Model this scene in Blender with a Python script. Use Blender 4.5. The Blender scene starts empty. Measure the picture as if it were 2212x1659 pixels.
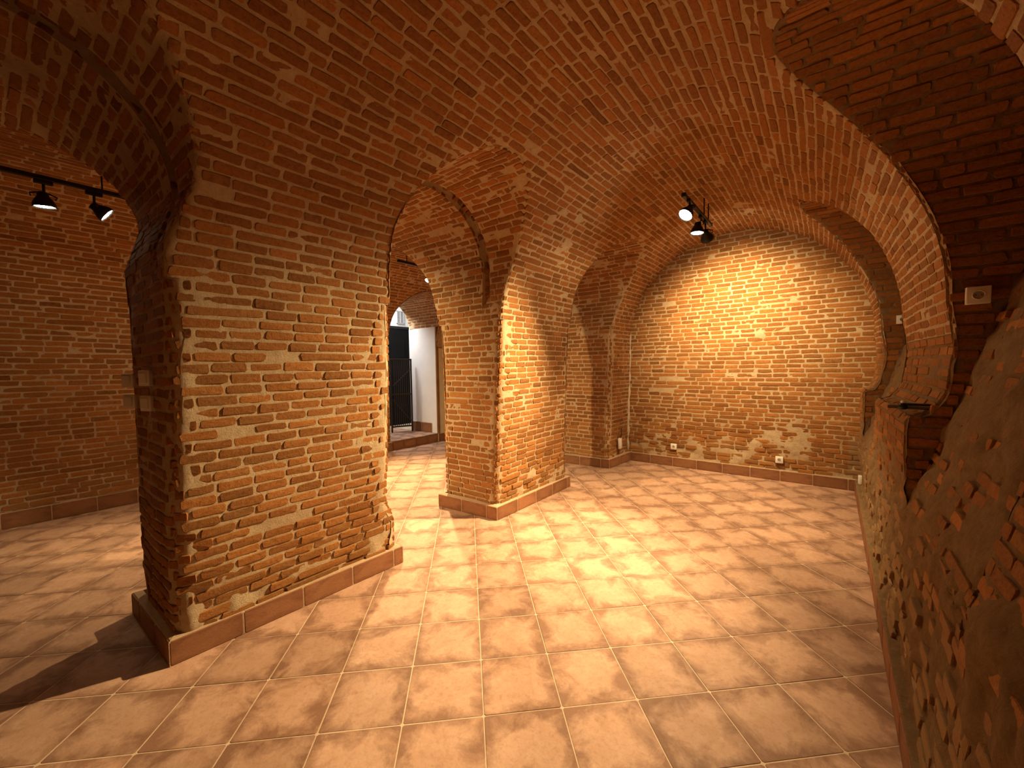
import bpy, bmesh, math, random
import numpy as np
from mathutils import Matrix, Vector
from mathutils.bvhtree import BVHTree

random.seed(7)
RNG = np.random.default_rng(11)
S = bpy.context.scene
COL = S.collection
PI = math.pi

# ------------------------------------------------------------------ camera, world, lights, exposure
# world axes: x runs along the brick hall, y across it (to the left in the photo), z up; metres
CAM_H = 1.4616
cam = bpy.data.cameras.new('camera')
cam.sensor_fit = 'HORIZONTAL'
cam.sensor_width = 36.0
cam.lens = 887.02 * 36.0 / 2212.0
cam.clip_start = 0.02
cam_ob = bpy.data.objects.new('camera', cam)
COL.objects.link(cam_ob)
_al, _p, _ro = math.radians(52.0), math.radians(2.3779), math.radians(-0.95663)


def st(v):
    return Vector((v[0] * math.cos(_al) + v[1] * math.sin(_al), -v[0] * math.sin(_al) + v[1] * math.cos(_al), v[2]))


_F = st((0, math.cos(_p), -math.sin(_p)))
_U = st((0, math.sin(_p), math.cos(_p)))
_R = st((1, 0, 0))
_right = math.cos(_ro) * _R + math.sin(_ro) * _U
_up = -math.sin(_ro) * _R + math.cos(_ro) * _U
_m = Matrix((_right, _up, -_F)).transposed().to_4x4()
_m.translation = Vector((0, 0, CAM_H))
cam_ob.matrix_world = _m
S.camera = cam_ob

w = bpy.data.worlds.new('world')
S.world = w
w.use_nodes = True
w.node_tree.nodes['Background'].inputs[0].default_value = (0.9, 0.6, 0.35, 1)
w.node_tree.nodes['Background'].inputs[1].default_value = 0.0

S.view_settings.view_transform = 'Standard'
S.view_settings.look = 'None'
S.view_settings.gamma = 1.0
S.view_settings.use_curve_mapping = False
S.view_settings.exposure = 2.0
S.cycles.max_bounces = 7
S.cycles.adaptive_threshold = 0.04
S.cycles.diffuse_bounces = 4
S.cycles.glossy_bounces = 3
S.cycles.use_denoising = True
S.cycles.caustics_reflective = False
S.cycles.caustics_refractive = False
S.cycles.sample_clamp_indirect = 4.0

WARM = (1.0, 0.74, 0.39)
WARM_LENS = (1.0, 0.93, 0.62)
# every spot lamp: position of its face, point it aims at, cone in degrees, power, edge softness, spill power
LAMPS = {
    'hall_near': ((3.93, 1.06, 2.80), (2.10, 2.00, 0.35), 86, 352, 1.0, 5.0),
    'hall_floor': ((4.50, 1.10, 2.79), (4.25, 1.25, 0.0), 93, 132, 1.0, 1.5),
    'hall_wall': ((4.75, 1.06, 2.78), (6.0, 0.98, 1.85), 104, 92, 1.0, 0),
    'room_door': ((4.12, 4.75, 2.77), (3.05, 3.95, 0.0), 95, 270, 1.0, .5),
    'room_left': ((0.33, 4.72, 2.735), (0.55, 4.85, 0.0), 72, 25, 1.0, .2),
    'room_left_tilted': ((0.665, 4.70, 2.76), (3.7, 4.1, 0.4), 85, 180, 1.0, .2),
}


def add_spot(name, loc, aim, cone, power, blend, spill):
    d = (Vector(aim) - Vector(loc)).normalized()
    l = bpy.data.lights.new(name, 'SPOT')
    l.energy = power
    l.color = WARM
    l.spot_size = math.radians(cone)
    l.spot_blend = blend
    l.shadow_soft_size = 0.045
    o = bpy.data.objects.new(name, l)
    COL.objects.link(o)
    o.location = Vector(loc) + d * 0.06
    o.rotation_euler = d.to_track_quat('-Z', 'Y').to_euler()
    if spill:
        l2 = bpy.data.lights.new(name + '_spill', 'SPOT')
        l2.energy = spill
        l2.color = WARM
        l2.spot_size = math.radians(176)
        l2.spot_blend = 0.15
        l2.shadow_soft_size = 0.05
        o2 = bpy.data.objects.new(name + '_spill', l2)
        COL.objects.link(o2)
        o2.location = o.location
        o2.rotation_euler = (0, 0, 0)      # scattered light leaves the lamp level and below


for k_, a_ in LAMPS.items():
    add_spot('spot_light_' + k_, *a_)
# daylight-white tube in the white entrance room behind the far doorway
l = bpy.data.lights.new('entrance_light', 'AREA')
l.shape = 'RECTANGLE'
l.size, l.size_y = 0.5, 0.08
l.energy = 12
l.color = (0.95, 0.97, 1.0)
o = bpy.data.objects.new('entrance_light', l)
COL.objects.link(o)
o.location = (4.85, 7.4, 3.25)
o.rotation_euler = (Vector((5.6, 7.35, 1.6)) - o.location).to_track_quat('-Z', 'Y').to_euler()
l.spread = math.radians(150)

# ------------------------------------------------------------------ helpers
def hash3(i, seed):
    h = (i[..., 0].astype(np.int64) * 374761393 + i[..., 1].astype(np.int64) * 668265263
         + i[..., 2].astype(np.int64) * 2147483647 + seed * 974711) & 0xFFFFFFFF
    h = ((h ^ (h >> 13)) * 1274126177) & 0xFFFFFFFF
    h = h ^ (h >> 16)
    return (h & 0xFFFF).astype(np.float64) / 65535.0


def vnoise(p, seed=0):
    """value noise in 0..1"""
    i = np.floor(p)
    f = p - i
    f = f * f * (3 - 2 * f)
    r = 0
    for dx in (0, 1):
        wx = f[..., 0] if dx else 1 - f[..., 0]
        for dy in (0, 1):
            wy = f[..., 1] if dy else 1 - f[..., 1]
            for dz in (0, 1):
                wz = f[..., 2] if dz else 1 - f[..., 2]
                r = r + hash3(i + np.array((dx, dy, dz)), seed) * wx * wy * wz
    return r


def sstep(a, b, x):
    t = np.clip((x - a) / (b - a), 0, 1)
    return t * t * (3 - 2 * t)


def set_props(o, label=None, cat=None, group=None, kind=None):
    if label: o['label'] = label
    if cat: o['category'] = cat
    if group: o['group'] = group
    if kind: o['kind'] = kind
    return o


def mesh_np(name, verts, faces, mat, smooth=True, uv=None, tint=None):
    """faces: list of index arrays, each (n,k)"""
    me = bpy.data.meshes.new(name)
    verts = np.asarray(verts, dtype=np.float32)
    me.vertices.add(len(verts))
    me.vertices.foreach_set('co', verts.ravel())
    tot = [np.asarray(f, dtype=np.int32) for f in faces if len(f)]
    nl = sum(f.size for f in tot)
    nf = sum(len(f) for f in tot)
    me.loops.add(nl)
    me.loops.foreach_set('vertex_index', np.concatenate([f.ravel() for f in tot]))
    me.polygons.add(nf)
    sizes = np.concatenate([np.full(len(f), f.shape[1], dtype=np.int32) for f in tot])
    starts = np.concatenate([[0], np.cumsum(sizes)[:-1]]).astype(np.int32)
    me.polygons.foreach_set('loop_start', starts)
    me.polygons.foreach_set('use_smooth', np.full(nf, smooth, dtype=bool))
    if uv is not None:
        l = me.uv_layers.new(name='UVMap')
        allv = np.concatenate([f.ravel() for f in tot])
        l.data.foreach_set('uv', np.asarray(uv, dtype=np.float32)[allv].ravel())
    if tint is not None:
        a = me.attributes.new('tint', 'FLOAT', 'POINT')
        a.data.foreach_set('value', np.asarray(tint, dtype=np.float32))
    me.materials.append(mat)
    me.update(calc_edges=True)
    me.validate()
    return me


def link(name, data, parent=None):
    o = bpy.data.objects.new(name, data)
    COL.objects.link(o)
    if parent is not None:
        o.parent = parent
    return o


def bm_obj(name, bm, mat, parent=None, smooth=False):
    me = bpy.data.meshes.new(name)
    bmesh.ops.recalc_face_normals(bm, faces=bm.faces)
    bm.to_mesh(me)
    bm.free()
    me.materials.append(mat)
    if smooth:
        me.polygons.foreach_set('use_smooth', [True] * len(me.polygons))
    return link(name, me, parent)


def bm_box(bm, size, mat4, bevel=0.0, seg=1):
    r = bmesh.ops.create_cube(bm, size=1.0)
    vs = r['verts']
    bmesh.ops.scale(bm, vec=size, verts=vs)
    if bevel:
        es = list({e for v in vs for e in v.link_edges})
        rb = bmesh.ops.bevel(bm, geom=es, offset=bevel, segments=seg, affect='EDGES', profile=0.5)
        vs = list({v for f in rb['faces'] for v in f.verts} | {v for v in vs if v.is_valid})
        vs = [v for v in vs if v.is_valid]
        # gather the whole island
        seen = set(vs)
        st_ = list(vs)
        while st_:
            v = st_.pop()
            for e in v.link_edges:
                q = e.other_vert(v)
                if q not in seen:
                    seen.add(q); st_.append(q)
        vs = list(seen)
    bmesh.ops.transform(bm, matrix=mat4, verts=vs)
    return vs


def bm_lathe(bm, prof, mat4, seg=24, cap_start=True, cap_end=True):
    rings = []
    for r, z in prof:
        rings.append([bm.verts.new(mat4 @ Vector((r * math.cos(2 * PI * k / seg), r * math.sin(2 * PI * k / seg), z))) for k in range(seg)])
    for a, b in zip(rings[:-1], rings[1:]):
        for k in range(seg):
            bm.faces.new((a[k], a[(k + 1) % seg], b[(k + 1) % seg], b[k]))
    if cap_start: bm.faces.new(rings[0][::-1])
    if cap_end: bm.faces.new(rings[-1])


def bm_tube(bm, pts, r, seg=8):
    pts = [Vector(p) for p in pts]
    rings = []
    for i, p in enumerate(pts):
        d = (pts[min(i + 1, len(pts) - 1)] - pts[max(i - 1, 0)]).normalized()
        a = d.orthogonal().normalized()
        b = d.cross(a)
        if rings:
            a0 = rings[-1][1]
            a = (a0 - d * a0.dot(d)).normalized()
            b = d.cross(a)
        rr = r[i] if isinstance(r, (list, tuple)) else r
        rings.append(([bm.verts.new(p + rr * (math.cos(2 * PI * k / seg) * a + math.sin(2 * PI * k / seg) * b)) for k in range(seg)], a))
    for (A, _), (B, _) in zip(rings[:-1], rings[1:]):
        for k in range(seg):
            bm.faces.new((A[k], A[(k + 1) % seg], B[(k + 1) % seg], B[k]))
    bm.faces.new(rings[0][0][::-1])
    bm.faces.new(rings[-1][0])


def frame_mat(origin, xdir, zdir):
    z = Vector(zdir).normalized()
    x = Vector(xdir)
    x = (x - z * x.dot(z)).normalized()
    y = z.cross(x)
    m = Matrix((x, y, z)).transposed().to_4x4()
    m.translation = Vector(origin)
    return m

# ------------------------------------------------------------------ materials
def new_mat(name):
    m = bpy.data.materials.new(name)
    m.use_nodes = True
    nt = m.node_tree
    return m, nt, nt.nodes, nt.links, nt.nodes['Principled BSDF']


def mix_rgb(nt, fac, a, b, blend='MIX'):
    n = nt.nodes.new('ShaderNodeMix')
    n.data_type = 'RGBA'
    n.blend_type = blend
    for sock, v in ((n.inputs['Factor'], fac), (n.inputs['A'], a), (n.inputs['B'], b)):
        pass
    for idx, v in ((0, fac), (6, a), (7, b)):
        if hasattr(v, 'is_linked') or hasattr(v, 'links'):
            nt.links.new(v, n.inputs[idx])
        else:
            n.inputs[idx].default_value = v if idx == 0 else (*v, 1)
    return n.outputs[2]


def noise_n(nt, vec, scale, detail=4, rough=0.6, dist=0.0):
    n = nt.nodes.new('ShaderNodeTexNoise')
    n.inputs['Scale'].default_value = scale
    n.inputs['Detail'].default_value = detail
    n.inputs['Roughness'].default_value = rough
    n.inputs['Distortion'].default_value = dist
    if vec is not None: nt.links.new(vec, n.inputs['Vector'])
    return n.outputs['Fac']


def ramp_n(nt, fac, stops):
    n = nt.nodes.new('ShaderNodeValToRGB')
    e = n.color_ramp.elements
    while len(e) < len(stops): e.new(0.5)
    for el, (p, c) in zip(e, stops):
        el.position = p
        el.color = (*c, 1) if not isinstance(c, (int, float)) else (c, c, c, 1)
    nt.links.new(fac, n.inputs['Fac'])
    return n.outputs['Color']


def math_n(nt, op, a, b=0.0):
    n = nt.nodes.new('ShaderNodeMath')
    n.operation = op
    for i, v in enumerate((a, b)):
        if hasattr(v, 'links'): nt.links.new(v, n.inputs[i])
        else: n.inputs[i].default_value = v
    return n.outputs[0]


def world_pos(nt):
    return nt.nodes.new('ShaderNodeNewGeometry').outputs['Position']


def piece_random(nt):
    at = nt.nodes.new('ShaderNodeAttribute')
    at.attribute_name = 'tint'
    oi = nt.nodes.new('ShaderNodeObjectInfo')
    return math_n(nt, 'FRACT', math_n(nt, 'ADD', at.outputs['Fac'], oi.outputs['Random']))


def bump_n(nt, h, strength, dist):
    n = nt.nodes.new('ShaderNodeBump')
    n.inputs['Strength'].default_value = strength
    n.inputs['Distance'].default_value = dist
    nt.links.new(h, n.inputs['Height'])
    return n.outputs['Normal']


def mat_brick():
    m, nt, N, L, b = new_mat('old_brick')
    pos = world_pos(nt)
    rnd = piece_random(nt)
    base = ramp_n(nt, rnd, [(0.0, (0.1848, 0.06108, 0.01316)), (0.2, (0.3142, 0.1103, 0.02286)), (0.45, (0.2587, 0.08906, 0.01801)),
                            (0.62, (0.3511, 0.1315, 0.0305)), (0.8, (0.2772, 0.1018, 0.02356)), (0.92, (0.2033, 0.08482, 0.02911)), (1.0, (0.3604, 0.1527, 0.04158))])
    n1 = noise_n(nt, pos, 38, 6, 0.7)
    c = mix_rgb(nt, ramp_n(nt, n1, [(0.3, 0.0), (0.75, 1.0)]), base, (0.3604, 0.1612, 0.04505))
    n1b = noise_n(nt, pos, 75, 4, 0.7)
    c = mix_rgb(nt, ramp_n(nt, n1b, [(0.25, 0.75), (0.5, 0.0)]), c, (0.1201, 0.04241, 0.01386))
    n2 = noise_n(nt, pos, 1.7, 5, 0.65)
    c = mix_rgb(nt, ramp_n(nt, n2, [(0.55, 0.0), (0.85, 0.6)]), c, (0.2864, 0.1569, 0.05198))     # dusty lime film
    sep = N.new('ShaderNodeSeparateXYZ')
    L.new(pos, sep.inputs[0])
    hv = N.new('ShaderNodeHueSaturation')
    L.new(c, hv.inputs['Color'])
    L.new(math_n(nt, 'ADD', 0.78, math_n(nt, 'MULTIPLY', math_n(nt, 'FRACT', math_n(nt, 'MULTIPLY', rnd, 7.31)), 0.42)), hv.inputs['Value'])
    c = hv.outputs[0]
    # old render smeared over the bricks at the foot of the side wall
    my = math_n(nt, 'LESS_THAN', sep.outputs[1], -.15)
    mz = ramp_n(nt, math_n(nt, 'ADD', sep.outputs[2], math_n(nt, 'MULTIPLY', noise_n(nt, pos, 4, 4), .5)), [(0.75, 1.0), (1.0, 0.0)])
    mn = ramp_n(nt, noise_n(nt, pos, 16, 5, 0.7), [(0.34, 0.3), (0.56, 1.0)])
    c = mix_rgb(nt, math_n(nt, 'MULTIPLY', math_n(nt, 'MULTIPLY', my, mz), mn), c, (0.29, 0.18, 0.082))
    low = N.new('ShaderNodeMapRange')
    low.inputs['From Min'].default_value = 0.95
    low.inputs['From Max'].default_value = 0.1
    L.new(math_n(nt, 'ADD', sep.outputs[2], math_n(nt, 'MULTIPLY', noise_n(nt, pos, 2.6, 4), 0.9)), low.inputs['Value'])
    lowf = math_n(nt, 'MULTIPLY', low.outputs[0], ramp_n(nt, noise_n(nt, pos, 11, 5, 0.7), [(0.3, 0.0), (0.7, 1.0)]))
    c = mix_rgb(nt, lowf, c, (0.3326, 0.2035, 0.08316))                                        # damp salts near the floor
    L.new(c, b.inputs['Base Color'])
    b.inputs['Roughness'].default_value = 0.9
    b.inputs['Specular IOR Level'].default_value = 0.2
    h = math_n(nt, 'ADD', noise_n(nt, pos, 60, 6, 0.75), math_n(nt, 'MULTIPLY', noise_n(nt, pos, 220, 3, 0.7), 0.4))
    L.new(bump_n(nt, h, 0.85, 0.006), b.inputs['Normal'])
    return m


def mat_mortar(name='lime_mortar', a=(0.58, 0.445, 0.285), c2=(0.45, 0.325, 0.19), deep=0.006):
    m, nt, N, L, b = new_mat(name)
    pos = world_pos(nt)
    c = mix_rgb(nt, ramp_n(nt, noise_n(nt, pos, 24, 6, 0.7), [(0.3, 0.0), (0.7, 1.0)]), c2, a)
    c = mix_rgb(nt, ramp_n(nt, noise_n(nt, pos, 1.4, 4, 0.6), [(0.45, 0.0), (0.8, 0.6)]), c, (0.3043, 0.1758, 0.0821))
    c = mix_rgb(nt, ramp_n(nt, noise_n(nt, pos, 130, 4, 0.7), [(0.25, 0.6), (0.45, 0.0)]), c, (0.169, 0.0898, 0.04478))
    L.new(c, b.inputs['Base Color'])
    b.inputs['Roughness'].default_value = 0.95
    b.inputs['Specular IOR Level'].default_value = 0.15
    h = math_n(nt, 'ADD', noise_n(nt, pos, 90, 6, 0.8), math_n(nt, 'MULTIPLY', noise_n(nt, pos, 22, 4, 0.7), 1.2))
    L.new(bump_n(nt, h, 0.9, deep), b.inputs['Normal'])
    return m


def mat_tile(name, light, mid, dark, rough=0.5):
    m, nt, N, L, b = new_mat(name)
    uvn = N.new('ShaderNodeUVMap')
    uvn.uv_map = 'UVMap'
    rnd = piece_random(nt)
    off = N.new('ShaderNodeVectorMath')
    off.operation = 'SCALE'
    comb = N.new('ShaderNodeCombineXYZ')
    for i, f in enumerate((97.3, 41.7, 63.1)):
        L.new(math_n(nt, 'MULTIPLY', rnd, f), comb.inputs[i])
    add = N.new('ShaderNodeVectorMath')
    L.new(uvn.outputs[0], add.inputs[0])
    L.new(comb.outputs[0], add.inputs[1])
    vec = add.outputs[0]
    # distance to the tile's edge, wobbled: the fired, darker rim of a rustic tile
    sep = N.new('ShaderNodeSeparateXYZ')
    L.new(uvn.outputs[0], sep.inputs[0])
    ex = math_n(nt, 'ABSOLUTE', math_n(nt, 'SUBTRACT', sep.outputs[0], 0.5))
    ey = math_n(nt, 'ABSOLUTE', math_n(nt, 'SUBTRACT', sep.outputs[1], 0.5))
    e = math_n(nt, 'MAXIMUM', ex, ey)
    wob = math_n(nt, 'MULTIPLY', math_n(nt, 'SUBTRACT', noise_n(nt, vec, 2.1, 6, 0.66, 0.5), 0.5), 1.25)
    e2 = math_n(nt, 'ADD', e, wob)
    rim = ramp_n(nt, e2, [(0.27, 0.0), (0.40, 0.5), (0.54, 1.0)])
    c = mix_rgb(nt, ramp_n(nt, noise_n(nt, vec, 3.2, 6, 0.7, 0.6), [(0.3, 0.0), (0.68, 1.0)]), mid, light)
    c = mix_rgb(nt, math_n(nt, 'MULTIPLY', rim, 0.95), c, dark)
    c = mix_rgb(nt, ramp_n(nt, noise_n(nt, vec, 14, 6, 0.75), [(0.25, 0.45), (0.5, 0.0)]), c, tuple(x * .8 for x in dark))
    v = N.new('ShaderNodeHueSaturation')
    L.new(c, v.inputs['Color'])
    L.new(math_n(nt, 'ADD', 0.84, math_n(nt, 'MULTIPLY', rnd, 0.30)), v.inputs['Value'])
    L.new(v.outputs[0], b.inputs['Base Color'])
    L.new(ramp_n(nt, noise_n(nt, vec, 9, 4), [(0.3, rough + 0.1), (0.7, rough + 0.25)]), b.inputs['Roughness'])
    b.inputs['Specular IOR Level'].default_value = 0.2
    h = math_n(nt, 'ADD', noise_n(nt, vec, 26, 4, 0.6), noise_n(nt, vec, 4, 3))
    L.new(bump_n(nt, h, 0.25, 0.004), b.inputs['Normal'])
    return m


def mat_plain(name, col, rough=0.5, metal=0.0, bump=0.0, bscale=40, spec=0.4, var=0.0):
    m, nt, N, L, b = new_mat(name)
    if var:
        pos = world_pos(nt)
        c = mix_rgb(nt, ramp_n(nt, noise_n(nt, pos, 7, 5), [(0.3, 0.0), (0.7, 1.0)]), tuple(x * (1 - var) for x in col), col)
        L.new(c, b.inputs['Base Color'])
    else:
        b.inputs['Base Color'].default_value = (*col, 1)
    b.inputs['Roughness'].default_value = rough
    b.inputs['Metallic'].default_value = metal
    b.inputs['Specular IOR Level'].default_value = spec
    if bump:
        L.new(bump_n(nt, noise_n(nt, world_pos(nt), bscale, 5), bump, 0.004), b.inputs['Normal'])
    return m


def mat_emit(name, col, strength):
    m, nt, N, L, b = new_mat(name)
    b.inputs['Base Color'].default_value = (0.8, 0.8, 0.75, 1)
    b.inputs['Emission Color'].default_value = (*col, 1)
    b.inputs['Emission Strength'].default_value = strength
    return m


M_BRICK = mat_brick()
M_MORTAR = mat_mortar()
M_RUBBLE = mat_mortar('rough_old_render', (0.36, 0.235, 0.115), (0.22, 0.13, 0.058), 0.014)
M_TILE = mat_tile('rustic_clay_tile', (0.5079, 0.3124, 0.2118), (0.4156, 0.2343, 0.1453), (0.2309, 0.1172, 0.07058), 0.5)
M_SKIRT = mat_tile('clay_skirting_tile', (0.3108, 0.1415, 0.06512), (0.2664, 0.1164, 0.05328), (0.2146, 0.08806, 0.04144), 0.5)
M_GROUT = mat_plain('floor_grout', (0.62, 0.46, 0.31), 0.9, bump=0.4, bscale=120, var=0.2)
M_WHITE = mat_plain('white_wall_paint', (0.78, 0.76, 0.72), 0.85, bump=0.15, bscale=30, var=0.06)
M_PLASTIC = mat_plain('white_plastic', (0.80, 0.77, 0.70), 0.3)
M_HOLE = mat_plain('dark_socket_hole', (0.03, 0.028, 0.025), 0.6)
M_BLACK = mat_plain('black_metal', (0.012, 0.011, 0.012), 0.45, spec=0.3)
M_IRON = mat_plain('rusty_iron', (0.05, 0.028, 0.016), 0.6, metal=0.3, var=0.4)
M_DOOR = mat_plain('black_painted_door', (0.006, 0.006, 0.006), 0.6, spec=0.1)
M_WOOD = mat_plain('old_brown_wood', (0.10, 0.055, 0.025), 0.6, bump=0.5, bscale=60, var=0.5)
M_VENT = mat_plain('grey_vent', (0.5, 0.5, 0.5), 0.5)
M_CABLE = mat_plain('white_cable', (0.6, 0.55, 0.45), 0.5)
M_LENS = mat_emit('lit_lamp_lens', WARM_LENS, 45.0)
M_BEAD = mat_mortar('skirting_mortar_bead', (0.496, 0.35, 0.221), (0.4, 0.266, 0.156), 0.004)
M_CHIP = mat_plain('pale_lime_plaster', (0.62, 0.52, 0.40), 0.9, bump=0.8, bscale=50, var=0.3)

# ------------------------------------------------------------------ the shape of the cellar (all in world x=s, y=t, z)
TC, ZC, RA = 1.02, 1.75, 1.41            # main hall: centre line, springing height, radius
TCB, ZCB, RB = 4.725, 1.70, 1.475        # second hall
S_END = 6.0


def interp(z, tab):
    return np.interp(z, [a for a, _ in tab], [b for _, b in tab])


# the three cross passages (left) and matching niches (right): jamb lines s(z), arch centre, half width, springing
OPEN = [
    dict(L=[(0, -.62), (2.05, -.60), (2.33, -.62)], R=[(0, .545), (.3, .53), (2.05, .525), (2.33, .62)], c=0.0, hw=.62, zl=2.33),
    dict(L=[(0, 1.855), (.36, 1.84), (.50, 1.765), (.7, 1.77), (1.4, 1.77), (2.0, 1.745), (2.33, 1.71)],
         R=[(0, 2.975), (.3, 2.955), (2.0, 2.94), (2.33, 2.95)], c=2.33, hw=.62, zl=2.33),
    dict(L=[(0, 4.28), (.4, 4.235), (2.0, 4.22), (2.33, 4.20)], R=[(0, 5.38), (2.0, 5.38), (2.33, 5.42)], c=4.81, hw=.61, zl=2.33),
]
DOOR = dict(L=[(0, 4.40), (3, 4.40)], R=[(0, 5.50), (3, 5.50)], c=4.95, hw=.55, zl=2.28)
Z_SILL = 0.69


def outside_open(o, s, z):
    lo = np.maximum(interp(z, o['L']) - s, s - interp(z, o['R']))
    hi = np.hypot(s - o['c'], z - o['zl']) - o['hw']
    return np.where(z < o['zl'], lo, hi)


def left_face(s, z):
    base = 2.61 - 0.024 * (s - 0.5)
    k = np.clip(z / ZC, 0, 1)
    return base * (1 - k) + (TC + RA) * k


RIGHT = [(0, -.24), (.35, -.275), (.70, -.315), (.95, -.30), (1.165, -.30), (1.185, -.365), (1.3, -.395), (1.52, -.42), (1.65, -.405), (1.75, TC - RA)]


def right_corr(s, z):
    k = -0.05 + 0.09 * np.clip((s - 2.95) / 3.05, -0.3, 1.0)
    hi = sstep(1.12, 1.30, z)
    return k * hi + .06 * np.clip((s - 2.95) / 2.0, 0, 1) * sstep(.2, .6, z) * (1 - hi)


RIGHT_NEAR = [(0, -.24), (.35, -.275), (.70, -.315), (.95, -.385), (1.2, -.44), (1.3, -.46), (1.52, -.49), (1.65, -.48), (1.75, TC - RA - .077)]


def right_face(s, z):
    return np.where(s < 2.3, interp(z, RIGHT_NEAR), interp(z, RIGHT) + right_corr(s, z))


def hall_dist(p):
    """positive inside hall A (metres to its skin)"""
    s, t, z = p[..., 0], p[..., 1], p[..., 2]
    corr = right_corr(s, z) * np.clip((TC - t) / 1.4, 0, 1)
    up = RA - np.hypot(t - corr - TC, z - ZC)
    dn = np.minimum(left_face(s, z) - t, t - right_face(s, z))
    return np.where(z > ZC, up, dn)


def hallb_dist(p):
    t, z = p[..., 1], p[..., 2]
    up = RB - np.hypot(t - TCB, z - ZCB)
    dn = np.minimum(t - (TCB - RB), (TCB + RB) - t)
    return np.where(z > ZCB, up, dn)


def niche_back(s, z):
    return right_face(s, np.full_like(z, Z_SILL)) - .31 * (z - Z_SILL)


# main hall profile: left wall up, vault, right wall down
def build_profile():
    pts = [(TC + RA, z) for z in np.linspace(0, ZC, 60)[:-1]]
    ang = np.linspace(0, PI, 200)
    pts += [(TC + RA * math.cos(a), ZC + RA * math.sin(a)) for a in ang]
    pts += [(t, z) for z, t in RIGHT[::-1][1:]]
    return np.array(pts)


def arclen(pts):
    d = np.hypot(*np.diff(pts, axis=0).T)
    return np.concatenate([[0], np.cumsum(d)])


PROF = build_profile()
PV = arclen(PROF)
V_LEFT = ZC
V_TOP = ZC + PI * RA
V_MAX = PV[-1]


def pos_hall(u, v):
    t = np.interp(v, PV, PROF[:, 0])
    z = np.interp(v, PV, PROF[:, 1])
    left = t > TC
    t2 = np.where(left & (z < ZC), left_face(u, z), t)
    corr = right_corr(u, z) * np.clip((TC - t) / 1.4, 0, 1)
    right = (t < TC) & (z < ZC)
    return np.stack([u, np.where(left, t2, np.where(right, right_face(u, z), t + corr)), z], -1)


def open_profile(o, zmax=None):
    pts = [(interp(z, o['L']), z) for z in np.linspace(0, o['zl'], 60)]
    pts += [(o['c'] + o['hw'] * math.cos(a), o['zl'] + o['hw'] * math.sin(a)) for a in np.linspace(PI, 0, 90)[1:-1]]
    pts += [(interp(z, o['R']), z) for z in np.linspace(o['zl'], 0, 60)]
    pts = np.array(pts)
    return pts, arclen(pts)


def pos_open(o, groove=None):
    pts, pv = open_profile(o)

    def f(u, v):
        s = np.interp(v, pv, pts[:, 0])
        z = np.interp(v, pv, pts[:, 1])
        if groove:
            a = sstep(groove[0], groove[0] + .006, u) * sstep(groove[1], groove[1] - .006, u) * sstep(1.95, 2.25, z)
            nar = 0.0
            k = 1 + (0.085 * a - 0.035 * nar) / o['hw']
            s = o['c'] + (s - o['c']) * np.where(z > o['zl'], k, 1 + (k - 1))
            z = np.where(z > o['zl'], o['zl'] + (z - o['zl']) * k, z)
        return np.stack([s, u, z], -1)
    return f, pv

# ------------------------------------------------------------------ masonry: mortar skin + bricks
OWN = {}          # owner key -> dict(v=[], q=[], t=[], n=count, bricks=[])


def owner(k):
    return OWN.setdefault(k, dict(v=[], q=[], t=[], n=0, bricks=[]))


# brick prototypes, unit lengths x 0.15, y 0.037, front at z = 0
BL, BH = 0.155, 0.0445


def make_brick(seed):
    r = random.Random(seed)
    hx, hy = BL / 2, BH / 2
    cx, cy = r.uniform(.004, .010), r.uniform(.004, .010)
    j = lambda a: r.uniform(-a, a)
    out = [(-hx, -hy + cy), (-hx + cx, -hy), (j(.03), -hy + j(.002)), (hx - cx, -hy), (hx, -hy + cy),
           (hx, hy - cy), (hx - cx, hy), (j(.03), hy + j(.002)), (-hx + cx, hy), (-hx, hy - cy)]
    out = [(x + j(.0036), y + j(.0027)) for x, y in out]
    vs = []
    for x, y in out: vs.append((x * 1.01, y * 1.04, -.026))
    for x, y in out: vs.append((x, y, -.0036 + j(.0009)))
    for x, y in out: vs.append((x * .978, y * .90, j(.0010)))
    vs.append((j(.01), j(.004), .0012 + j(.001)))
    q, t = [], []
    n = 10
    for k in range(n):
        k2 = (k + 1) % n
        q.append((k, k2, n + k2, n + k))
        q.append((n + k, n + k2, 2 * n + k2, 2 * n + k))
        t.append((2 * n + k, 2 * n + k2, 3 * n))
    return np.array(vs), np.array(q), np.array(t)


BRICKS = [make_brick(s) for s in range(24)]
BRICK_ME = []
for v_, q_, t_ in BRICKS:
    BRICK_ME.append(mesh_np('brick', v_, [q_, t_], M_BRICK, False))


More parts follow.
